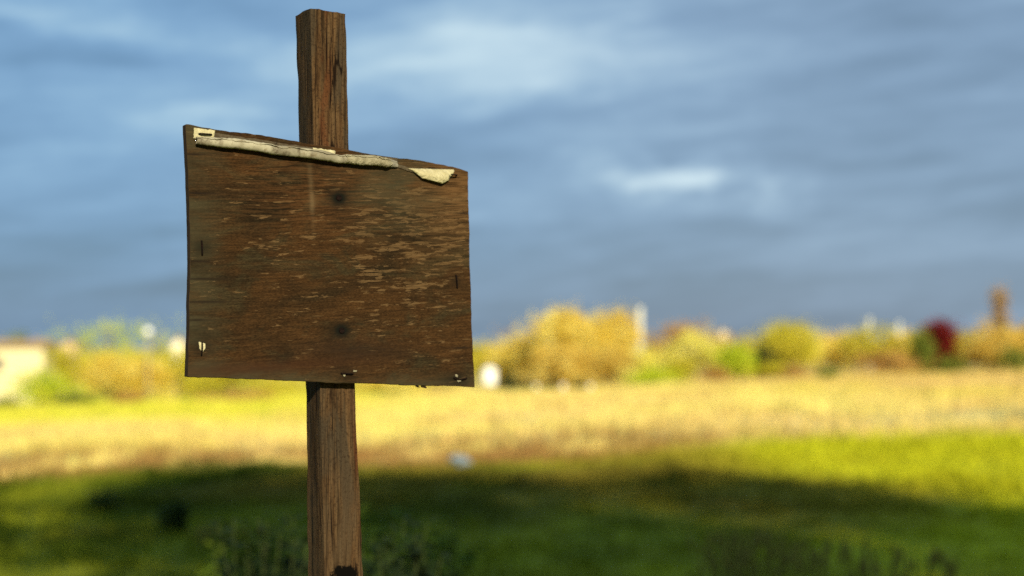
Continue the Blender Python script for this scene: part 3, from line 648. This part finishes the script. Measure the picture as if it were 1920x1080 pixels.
# dark stains round nails and staples, pale drip mark
for c, r, k in ((c_kn[0], .015, .75), (c_kn[1], .011, .75), (c_kn[0], .0075, 1.0), (c_kn[1], .0065, 1.0), (c_kn[0], .0055, 1.0), (c_kn[1], .0055, 1.0), (c_st[0], .010, .6), (c_st[1], .010, .6), (c_st[2], .009, .5), (c_st[3], .010, .6), (c_st[4], .012, .6)):
    g_ = b.gauss(bx_, bz_, c.x, c.z, r * 1.0, r * .8); col = b.mix(b.math('MULTIPLY', g_, b.smooth(grain2, .2, .6, k, k)), col, (.004, .005, .004))
g_ = b.gauss(bx_, bz_, c_kn[1].x + .02, c_kn[1].z - .028, .06, .012); col = b.mix(b.math('MULTIPLY', g_, b.smooth(grain, .3, .6, .2, .8)), col, (.014, .009, .006))
g_ = b.gauss(bx_, bz_, lp(480, 690).x, lp(480, 690).z, .09, .007, .05); col = b.mix(b.math('MULTIPLY', g_, .6), col, (.03, .012, .006))
q1 = lp(586, 370); g_ = b.gauss(bx_, bz_, q1.x, q1.z, .0028, .030, 0.06); col = b.mix(b.math('MULTIPLY', b.math('MULTIPLY', g_, b.smooth(big2, .35, .6)), .45), col, (.12, .085, .045))
# grain cracks running in from the left edge
for (px, py, ln) in ((372, 362, 22), (380, 523, 30), (372, 490, 22), (385, 566, 34), (368, 600, 16), (365, 289, 16), (866, 652, 16), (872, 400, 14)):
    c = lp(px, py); g_ = b.gauss(bx_, bz_, c.x, c.z, ln * .00085, .0011, .03); col = b.mix(b.math('MULTIPLY', g_, .85), col, (.010, .007, .005))
b.put(p.inputs['Base Color'], col)
hgt_ = b.math('ADD', b.math('MULTIPLY', grain, 1.0), b.math('MULTIPLY', grain2, .6)); hgt_ = b.math('SUBTRACT', hgt_, b.math('MULTIPLY', fmask, .5))
bn = b.add('ShaderNodeBump'); bn.inputs['Strength'].default_value = .6; bn.inputs['Distance'].default_value = .0008; b.put(bn.inputs['Height'], hgt_); b.l.new(bn.outputs[0], p.inputs['Normal'])

# board mesh: outline from its four sides, slightly wavy, split ply edges
TL, TR, BR, BL = (349, 232), (879, 316), (891, 727), (351, 707)
NX, NZ = 70, 60; V = []; Fc = []
def bpos(u, v):
    tx, ty = TL[0] + (TR[0] - TL[0]) * u, TL[1] + (TR[1] - TL[1]) * u
    bx2, by2 = BL[0] + (BR[0] - BL[0]) * u, BL[1] + (BR[1] - BL[1]) * u
    a = lp(tx, ty); c = lp(bx2, by2); q = a.lerp(c, v)
    e = lambda s, k: mnoise.noise(Vector((s * k, k, 3.3)))
    # the edges wander by a millimetre or so
    q.z += (1 - v) ** 8 * (.0012 * e(u, 40) + .0022 * e(u, 6) + (-.004 * max(0, (u - .93) / .07) ** 2)) + v ** 8 * (.0008 * e(u + 5, 60) + .0015 * e(u + 3, 7))
    q.x += (1 - u) ** 8 * (.0012 * e(v + 9, 5) + .0004 * e(v, 30) + .0050 * math.sin(v * math.pi) ) + u ** 8 * (.0012 * e(v + 2, 9) + .0006 * e(v + 1, 50) - .0025 * math.sin(v * math.pi))
    return q
def warp(u, v): return .003 * math.sin(u * 2.4 + .5) * math.cos(v * 2.0) + .0008 * mnoise.noise(Vector((u * 5, v * 5, 0)))
for side in (0, 1):
    for j in range(NZ + 1):
        for i in range(NX + 1):
            u, v = i / NX, j / NZ; q = bpos(u, v); q.y += warp(u, v) * (1 - side * .0)
            if side: q.y += TH
            V.append(q)
S1 = (NX + 1) * (NZ + 1); ix = lambda i, j, s: s * S1 + j * (NX + 1) + i
for j in range(NZ):
    for i in range(NX):
        Fc.append((ix(i, j, 0), ix(i, j + 1, 0), ix(i + 1, j + 1, 0), ix(i + 1, j, 0))); Fc.append((ix(i, j, 1), ix(i + 1, j, 1), ix(i + 1, j + 1, 1), ix(i, j + 1, 1)))
for i in range(NX):
    Fc.append((ix(i, 0, 0), ix(i + 1, 0, 0), ix(i + 1, 0, 1), ix(i, 0, 1))); Fc.append((ix(i, NZ, 0), ix(i, NZ, 1), ix(i + 1, NZ, 1), ix(i + 1, NZ, 0)))
for j in range(NZ):
    Fc.append((ix(0, j, 0), ix(0, j, 1), ix(0, j + 1, 1), ix(0, j + 1, 0))); Fc.append((ix(NX, j, 0), ix(NX, j + 1, 0), ix(NX, j + 1, 1), ix(NX, j, 1)))
board = mesh_obj('board', V, Fc, board_mat, sign)
edge_mat, b, p = new_mat('plywood_edge', .9, .1); tcn = b.add('ShaderNodeTexCoord')
b.put(p.inputs['Base Color'], b.mix(b.smooth(b.noise(tcn.outputs['Object'], 1, 3, .6, mapscale=(30, 700, 30)), .35, .65), (.018, .011, .007), (.055, .034, .018)))
board.data.materials.append(edge_mat)
for k, pl in enumerate(board.data.polygons):
    if k >= 2 * NX * NZ: pl.material_index = 1
mdb = board.modifiers.new('edge', 'BEVEL'); mdb.width = .0012; mdb.segments = 2; mdb.limit_method = 'ANGLE'; mdb.angle_limit = math.radians(50)
def face_y(px, py):
    """local y of the warped board face at that place"""
    q = lp(px, py); u = (px - 349) / 535; v = (py - (232 + 84 * u)) / (475 - 64 * u); return yf + warp(min(1, max(0, u)), min(1, max(0, v)))

# post
post_mat, b, p = new_mat('timber', .95, .05); tcn = b.add('ShaderNodeTexCoord'); oc = tcn.outputs['Object']; s3 = b.add('ShaderNodeSeparateXYZ'); b.put(s3.inputs[0], oc)
g1 = b.noise(oc, 1, 6, .68, .7, mapscale=(130, 130, 5.0)); g2 = b.noise(oc, 1, 5, .7, .4, mapscale=(330, 330, 9), loc=(3, 3, 3)); g3 = b.noise(oc, 1, 4, .6, .5, mapscale=(24, 24, 5), loc=(1, 7, 3)); g4 = b.noise(oc, 260, 4, .7)
col = b.mix(b.smooth(g1, .40, .60), (.012, .007, .0038), (.068, .037, .016))
col = b.mix(b.smooth(g2, .40, .66, 0, .75), col, (.105, .066, .032))
col = b.mix(b.smooth(g2, .46, .36, 0, .85), col, (.008, .004, .0025))
col = b.mix(b.smooth(g3, .48, .62, 0, .8), col, (.040, .031, .020))
col = b.mix(b.math('MULTIPLY', b.smooth(g3, .44, .34), .55), col, (.075, .024, .009))
col = b.mix(b.smooth(g4, .50, .64, 0, .6), col, (.014, .008, .005))
gz = s3.outputs[2]
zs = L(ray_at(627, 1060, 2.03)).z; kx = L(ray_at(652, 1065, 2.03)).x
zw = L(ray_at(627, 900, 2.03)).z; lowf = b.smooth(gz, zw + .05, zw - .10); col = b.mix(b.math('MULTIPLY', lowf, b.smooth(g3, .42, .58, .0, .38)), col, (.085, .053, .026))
ck = b.math('ABSOLUTE', b.math('SUBTRACT', b.noise(oc, 1, 3, .5, .8, mapscale=(55, 55, 1.8), loc=(4, 4, 7)), .5)); ck = b.math('MULTIPLY', b.smooth(ck, .022, .003), b.smooth(b.noise(oc, 1, 3, .5, mapscale=(30, 30, 6), loc=(8, 1, 1)), .42, .55))
col = b.mix(b.math('MULTIPLY', ck, .9), col, (.004, .002, .0015))
g_ = b.gauss(s3.outputs[0], gz, kx - .002, zs - .022, .015, .020); col = b.mix(b.smooth(b.math('ADD', g_, b.math('MULTIPLY_ADD', b.noise(oc, 1, 4, .7, mapscale=(90, 90, 45)), 1.1, -.55)), .36, .50), col, (.0025, .002, .0015))  # dark inside of a hole near the foot, painted as a near-black patch
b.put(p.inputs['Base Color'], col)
bn = b.add('ShaderNodeBump'); bn.inputs['Strength'].default_value = 1.0; bn.inputs['Distance'].default_value = .003
b.put(bn.inputs['Height'], b.math('ADD', g1, b.math('MULTIPLY', g2, .8))); b.l.new(bn.outputs[0], p.inputs['Normal'])
def proj(P):
    d = Matrix.Rotation(-PITCH, 3, 'X') @ (P - Vector((0, 0, CAMZ))); return 960 + K * d.x / d.y, 540 - K * d.z / d.y
def solve(py, pl, pr):
    """side and offset along the board so that the post spans pl..pr on photo row py"""
    side, k = .057, 0.0; z = ray_at(600, py, 2.0).z
    for _ in range(40):
        fp = B0 - N * TH; fr = fp + T * (k + side / 2); bl = fp + T * (k - side / 2) - N * side
        fr.z = bl.z = z; a, c = proj(bl)[0], proj(fr)[0]; wd = c - a
        side *= (pr - pl) / wd; k += ((pl + pr) / 2 - (a + c) / 2) / K * 2.0
    return z, side, k
zt, s_t, k_t = solve(40, 555, 650.5); zb, s_b, k_b = solve(1040, 577, 680); z_m, s_m, k_m = solve(740, 573, 669)
fl = B0 - N * TH + T * (k_t - s_t / 2); fl.z = zt; print('POST', s_t, s_m, s_b, k_t, k_m, k_b, 'corner px', proj(fl))
ztop_w = ray_at(590, 15, 2.0).z; 
zloc_top = ztop_w - ROOT.z; V = []; Fc = []; rows = []
zz = -.35
while zz < zloc_top - .0005: rows.append(zz); zz += .006
rows.append(zloc_top)
PER = 8                                     # points per side
def ring(zl):
    z = zl + ROOT.z
    if z > z_m: f = (z - z_m) / (zt - z_m); s = s_m + (s_t - s_m) * f; k = k_m + (k_t - k_m) * f
    else: f = (z_m - z) / (z_m - zb); s = s_m + (s_b - s_m) * min(f, 1.4); k = k_m + (k_b - k_m) * f
    pts = []
    cs = [(-.5, 0), (.5, 0), (.5, 1), (-.5, 1)]
    for a in range(4):
        (x0, y0), (x1, y1) = cs[a], cs[(a + 1) % 4]
        for t in range(PER):
            f = t / PER; x = x0 + (x1 - x0) * f; y = y0 + (y1 - y0) * f
            r = .0016 if t == 0 else 0       # worn arris
            qx, qy = k + x * s, y * s
            nn = mnoise.noise(Vector((x * 3 + a, y * 3, zl * 7))) * .0012 + mnoise.noise(Vector((x * 9 + a, y * 9, zl * 3))) * .0009 + mnoise.noise(Vector((x * 20, y * 20, zl * 45))) * .0005
            nn -= max(0, mnoise.noise(Vector((a * 7.7 + x * 16, y * 16, zl * 1.3))) - .25) * .012      # drying checks
            if t == 0: nn -= .0008 + .0022 * max(0, mnoise.noise(Vector((a * 5.1, 2, zl * 22))))
            nx_, ny_ = ((0, -1), (1, 0), (0, 1), (-1, 0))[a]
            if t == 0: px_, py_ = ((-1, 0), (0, -1), (1, 0), (0, 1))[a]; nx_, ny_ = (nx_ + px_) * .8, (ny_ + py_) * .8
            # keep the face behind the board flat
            if a == 0 and t and lp(600, 700).z < zl < lp(600, 290).z: nn = min(nn, -.0003)
            pts.append(Vector((qx + nx_ * nn, yf + TH + .0008 + qy + ny_ * nn, zl)))
    return pts
for r_i, zl in enumerate(rows):
    pts = ring(zl)
    if r_i == len(rows) - 1:
        for q in pts: q.z += .0012 * mnoise.noise(Vector((q.x * 70, q.y * 70, 0))) + .0015 * mnoise.noise(Vector((q.x * 25, q.y * 25, 9))) - .06 * max(0, q.x - k_t - .012)
    V += pts
C4 = 4 * PER
for j in range(len(rows) - 1):
    for i in range(C4):
        i2 = (i + 1) % C4; Fc.append((j * C4 + i, j * C4 + i2, (j + 1) * C4 + i2, (j + 1) * C4 + i))
base = (len(rows) - 1) * C4; cxy = sum((V[base + i] for i in range(C4)), Vector()) / C4
inner = len(V); V += [V[base + i].lerp(cxy, .5) + Vector((0, 0, .003 * mnoise.noise(Vector((i, 0, 5))))) for i in range(C4)]; ci = len(V); V.append(cxy)
for i in range(C4):
    i2 = (i + 1) % C4; Fc.append((base + i, base + i2, inner + i2, inner + i)); Fc.append((inner + i, inner + i2, ci))
mesh_obj('post', V, Fc, post_mat, sign, smooth=False)
po = sign.children[-1]
for pl in po.data.polygons: pl.use_smooth = True
po.data.set_sharp_from_angle(angle=math.radians(38)) if hasattr(po.data, 'set_sharp_from_angle') else None

# nails and staples (sub-parts of the board)
rust_m = simple_mat('rusted_iron', (.010, .004, .003), (.004, .0025, .002), 300, .8, .1, .4, .2)
for c, (px, py) in zip(c_kn, ((637, 371), (641, 620))):
    y0 = face_y(px, py); bm = bmesh.new(); bmesh.ops.create_cone(bm, cap_ends=True, segments=14, radius1=.0048, radius2=.0038, depth=.002); bmesh.ops.bevel(bm, geom=bm.edges[:], offset=.0004, segments=1)
    me = bpy.data.meshes.new('nail'); bm.to_mesh(me); bm.free(); me.materials.append(rust_m); o = bpy.data.objects.new('nail', me); COL.objects.link(o); o.parent = board
    o.location = (c.x, y0 - .0009, c.z); o.rotation_euler = (math.pi / 2, 0, 0)
def staple(px0, py0, px1, py1, lift=.0022, r=.0011):
    y0 = face_y((px0 + px1) / 2, (py0 + py1) / 2); a = lp(px0, py0); c = lp(px1, py1); a.y = c.y = y0
    o_ = Vector((0, -lift, 0)); i_ = Vector((0, .004, 0)); m = a.lerp(c, .5)
    path = [a + i_, a + o_ * .7, a.lerp(c, .12) + o_, m + o_ * 1.1, c.lerp(a, .12) + o_, c + o_ * .7, c + i_]
    return mesh_obj('staple', *tube(path, [r] * 7, 6), rust_m, board, smooth=True)
staple(378, 452, 379, 478); staple(378, 642, 377, 666); staple(855, 516, 857, 540); staple(639, 700, 660, 701, r=.0013); staple(851, 709, 862, 712, r=.0012); staple(863, 712, 874, 709, r=.0012)
staple(373, 251, 396, 252.5, lift=.0050, r=.0012); staple(840, 327.5, 855, 329, lift=.006)

# paper
paper_mat, b, p = new_mat('old_paper', .7, .25); tcn = b.add('ShaderNodeTexCoord'); oc = tcn.outputs['Object']
n1 = b.noise(oc, 140, 5, .7, .6); n2 = b.noise(oc, 22, 3, .6)
col = b.mix(b.smooth(n2, .38, .62), (.29, .275, .20), (.16, .145, .10)); col = b.mix(b.smooth(n1, .52, .68, 0, .7), col, (.12, .09, .045)); col = b.mix(b.smooth(n2, .56, .70, 0, .6), col, (.15, .135, .09))
s3 = b.add('ShaderNodeSeparateXYZ'); b.put(s3.inputs[0], oc)
for (px, py, rx_, rz_, k) in ((513, 283, .005, .004, .9), (532, 290, .006, .003, .9), (378, 262, .006, .003, .8), (408, 262, .003, .006, .6), (556, 282, .002, .006, .8), (580, 287, .0015, .006, .5), (640, 302, .004, .004, .5), (700, 305, .02, .006, .55), (375, 270, .008, .004, .6)):
    c = lp(px, py); g_ = b.math('MULTIPLY', b.gauss(s3.outputs[0], s3.outputs[2], c.x, c.z, rx_, rz_), b.smooth(n1, .3, .6)); col = b.mix(b.math('MULTIPLY', g_, k, clamp=True), col, (.045, .032, .016))
b.put(p.inputs['Base Color'], col); bn = b.add('ShaderNodeBump'); bn.inputs['Strength'].default_value = .8; bn.inputs['Distance'].default_value = .0008; b.put(bn.inputs['Height'], n1); b.l.new(bn.outputs[0], p.inputs['Normal'])
grey_paper = simple_mat('soaked_paper', (.075, .060, .036), (.045, .034, .02), 160, .85, .15, .4)
fresh_paper = simple_mat('pale_paper', (.42, .39, .24), (.32, .29, .16), 120, .7, .2, .4)
soak2 = simple_mat('grey_paper', (.20, .19, .15), (.13, .12, .09), 160, .85, .15, .4)
soak3 = simple_mat('stained_paper', (.27, .25, .17), (.15, .135, .085), 110, .85, .15, .4)
def sheet(name, grid, mat, parent=None, label=None, thick=.0006):
    """grid of local points -> thin solid sheet"""
    nj, ni = len(grid), len(grid[0]); V = [q for r in grid for q in r]; Fc = [(j * ni + i, (j + 1) * ni + i, (j + 1) * ni + i + 1, j * ni + i + 1) for j in range(nj - 1) for i in range(ni - 1)]
    o = mesh_obj(name, V, Fc, mat, parent or board, smooth=True); md = o.modifiers.new('thick', 'SOLIDIFY'); md.thickness = thick; md.offset = 0
    return o
# roll: loose scroll along the top edge; (px, py of its middle, radius px)
spine = [(366, 262, 7), (385, 264, 9), (410, 266, 10.5), (440, 269, 10.5), (480, 275, 10.5), (512, 281, 10), (530, 283, 10.5), (560, 286, 10.5), (600, 292, 10.5), (625, 297, 9.5), (640, 298.5, 9), (665, 300, 9.5), (700, 303, 10), (722, 306, 9), (745, 309, 6)]
def lerp_sp(t):
    f = t * (len(spine) - 1); i = min(int(f), len(spine) - 2); f -= i
    return [spine[i][k] + (spine[i + 1][k] - spine[i][k]) * f for k in range(3)]
MMPX = 2.0 / K * 1.06
def scroll(t0, t1, mat, seed, grow=1.0, turn=440, rag=.012, flat=.85, NS=160, NT=46, label=None):
    """a loose scroll along the spine from t0 to t1 (0..1), its ends torn, creased across"""
    grid = []
    for j in range(NT + 1):
        row = []; f = j / NT
        ra = rag * mnoise.noise(Vector((f * 7, seed, 1))); rb = rag * 1.6 * mnoise.noise(Vector((f * 6, seed, 8)))
        for i in range(NS + 1):
            w_ = i / NS; t = min(1, max(0, t0 + ra * (1 - w_) + (t1 + rb - t0) * w_)); px, py, r = lerp_sp(t); R0 = r * MMPX * grow * (.74 + .10 * t)
            c = lp(px, py + 2.6 * (1 - t) + 1.3 * mnoise.noise(Vector((t * 11, seed, 3)))); y0 = face_y(px, py)
            wr = 1.02 + .07 * mnoise.noise(Vector((t * 60, f * 2, seed))) + .16 * mnoise.noise(Vector((t * 13, f * 5, seed + 2)))
            wr -= .22 * max(0, mnoise.noise(Vector((t * 42 + f * 3, seed, 6))) - .25)
            th = math.radians(38 + 34 * mnoise.noise(Vector((t * 16, seed, 4))) + 16 * mnoise.noise(Vector((t * 70, seed, 5)))) + f * math.radians(turn)
            rr = R0 * (1.10 - .30 * f) * wr * (1 + .05 * mnoise.noise(Vector((t * 150, f * 14, seed))))
            fl_ = flat * (1 - .55 * max(0, (t - .93) / .07))
            row.append(Vector((c.x, y0 - .0028 - R0 * fl_ - math.cos(th) * rr * .95 * fl_, c.z + math.sin(th) * rr)))
        grid.append(row)
    o = sheet('paper_roll', grid, mat); 
    if label: o['label'] = label
    return o
scroll(.0, .745, paper_mat, 3, label='dirty cream rolled paper along the top edge')
scroll(.725, .95, soak3, 8, 1.07, 430, label='right hand layer of the rolled paper')
scroll(.925, 1.0, soak2, 12, .98, 400, flat=.7, label='grey end of the rolled paper')
def flat_poly(name, pts, mat, curl=0.0, off=.0006, seed=0, nu=14, nv=8, flip=False):
    """pts: four photo corners (TL, TR, BR, BL); curl lifts the lower side off the board"""
    g = []
    for j in range(nv + 1):
        v = j / nv; row = []
        for i in range(nu + 1):
            u = i / nu; a = [pts[0][k] + (pts[1][k] - pts[0][k]) * u for k in (0, 1)]; c = [pts[3][k] + (pts[2][k] - pts[3][k]) * u for k in (0, 1)]
            px = a[0] + (c[0] - a[0]) * v; py = a[1] + (c[1] - a[1]) * v
            rag = 2.0 * mnoise.noise(Vector((u * 7 + seed, v * 3, 1))); 
            if j in (0, nv): py += rag
            if i in (0, nu): px += 1.6 * mnoise.noise(Vector((v * 6, seed, 2)))
            q = lp(px, py); q.y = face_y(px, py) - off - curl * math.sin(v * math.pi * .8) * (.5 + .5 * u if not flip else 1) - .0006 * abs(mnoise.noise(Vector((u * 6 + seed, v * 5, 7)))); row.append(q)
        g.append(row)
    return sheet(name, g, mat)
flat_poly('paper_scrap', [(364, 239.5), (404, 244), (401, 262), (363, 260)], fresh_paper, .0015, seed=1)['label'] = 'pale paper corner held by a staple'
flat_poly('paper_scrap', [(402, 249), (520, 266), (520, 277), (402, 261)], grey_paper, .0006, seed=2)
flat_poly('paper_scrap', [(512, 266), (600, 278), (604, 288), (512, 276)], grey_paper, .0008, seed=3)
flat_poly('paper_scrap', [(586, 277), (628, 283), (626, 292), (586, 286)], fresh_paper, .002, off=.004, seed=4)
flat_poly('paper_scrap', [(700, 291), (746, 296), (744, 310), (700, 302)], grey_paper, .003, seed=6)
flat_poly('paper_scrap', [(742, 306), (778, 318), (784, 327), (744, 313)], grey_paper, .001, seed=7, nu=10)
# right scrap: curled boat shape hanging from its staple
g = []
for j in range(13):
    v = j / 12; row = []
    for i in range(25):
        u = i / 24; xt = 766 + (851 - 766) * u; yt = 315.5 + 2.5 * u; low = [(0, 0), (.12, 7), (.28, 19), (.5, 23.5), (.72, 28), (.86, 21), (1, 12)]
        for (a, c), (a2, c2) in zip(low, low[1:]):
            if a <= u <= a2: d = c + (c2 - c) * (u - a) / (a2 - a)
        px = xt - (v * 6 * (u > .9)); py = yt + d * v; q = lp(px, py)
        bulge = math.sin(min(1, v) * math.pi * .78) * .0085 * math.sin(min(1, u * 1.15) * math.pi * .75 + .1)
        q.y = face_y(px, py) - .0010 - max(0, bulge) - .0012 * abs(mnoise.noise(Vector((u * 5, v * 3, 4)))); row.append(q)
    g.append(row)
sheet('paper_scrap', g, fresh_paper)['label'] = 'curled cream paper scrap at the top right'
flat_poly('paper_scrap', [(372, 641), (377, 642), (377, 659), (373, 654)], fresh_paper, .0012, seed=8, nu=4, nv=6)
flat_poly('paper_scrap', [(380, 643), (384, 644), (384, 653), (380, 660)], fresh_paper, .0012, seed=9, nu=4, nv=6)
flat_poly('paper_scrap', [(641, 701), (646, 701), (646, 706), (643, 706)], soak3, .001, seed=10, nu=4, nv=4)
flat_poly('paper_scrap', [(853, 702), (857, 702), (858, 707), (854, 707)], soak3, .001, seed=11, nu=4, nv=4)
flat_poly('paper_scrap', [(856, 712), (864, 713), (862, 716), (857, 716)], soak3, .002, seed=12, nu=5, nv=4)
flat_poly('paper_scrap', [(661, 694), (668, 695), (667, 697), (661, 697)], soak3, .001, seed=13, nu=4, nv=4)
# splinters hanging from the lower edge
for px, py, ln in ((782, 723, 7), (792, 724, 9), (797, 724, 5)):
    a = lp(px, py); c = lp(px + ln, py + 3.5); a.y = c.y = yf + .004
    mesh_obj('splinter', *tube([a, a.lerp(c, .5), c], [.0016, .0014, .0006], 5), edge_mat, board)
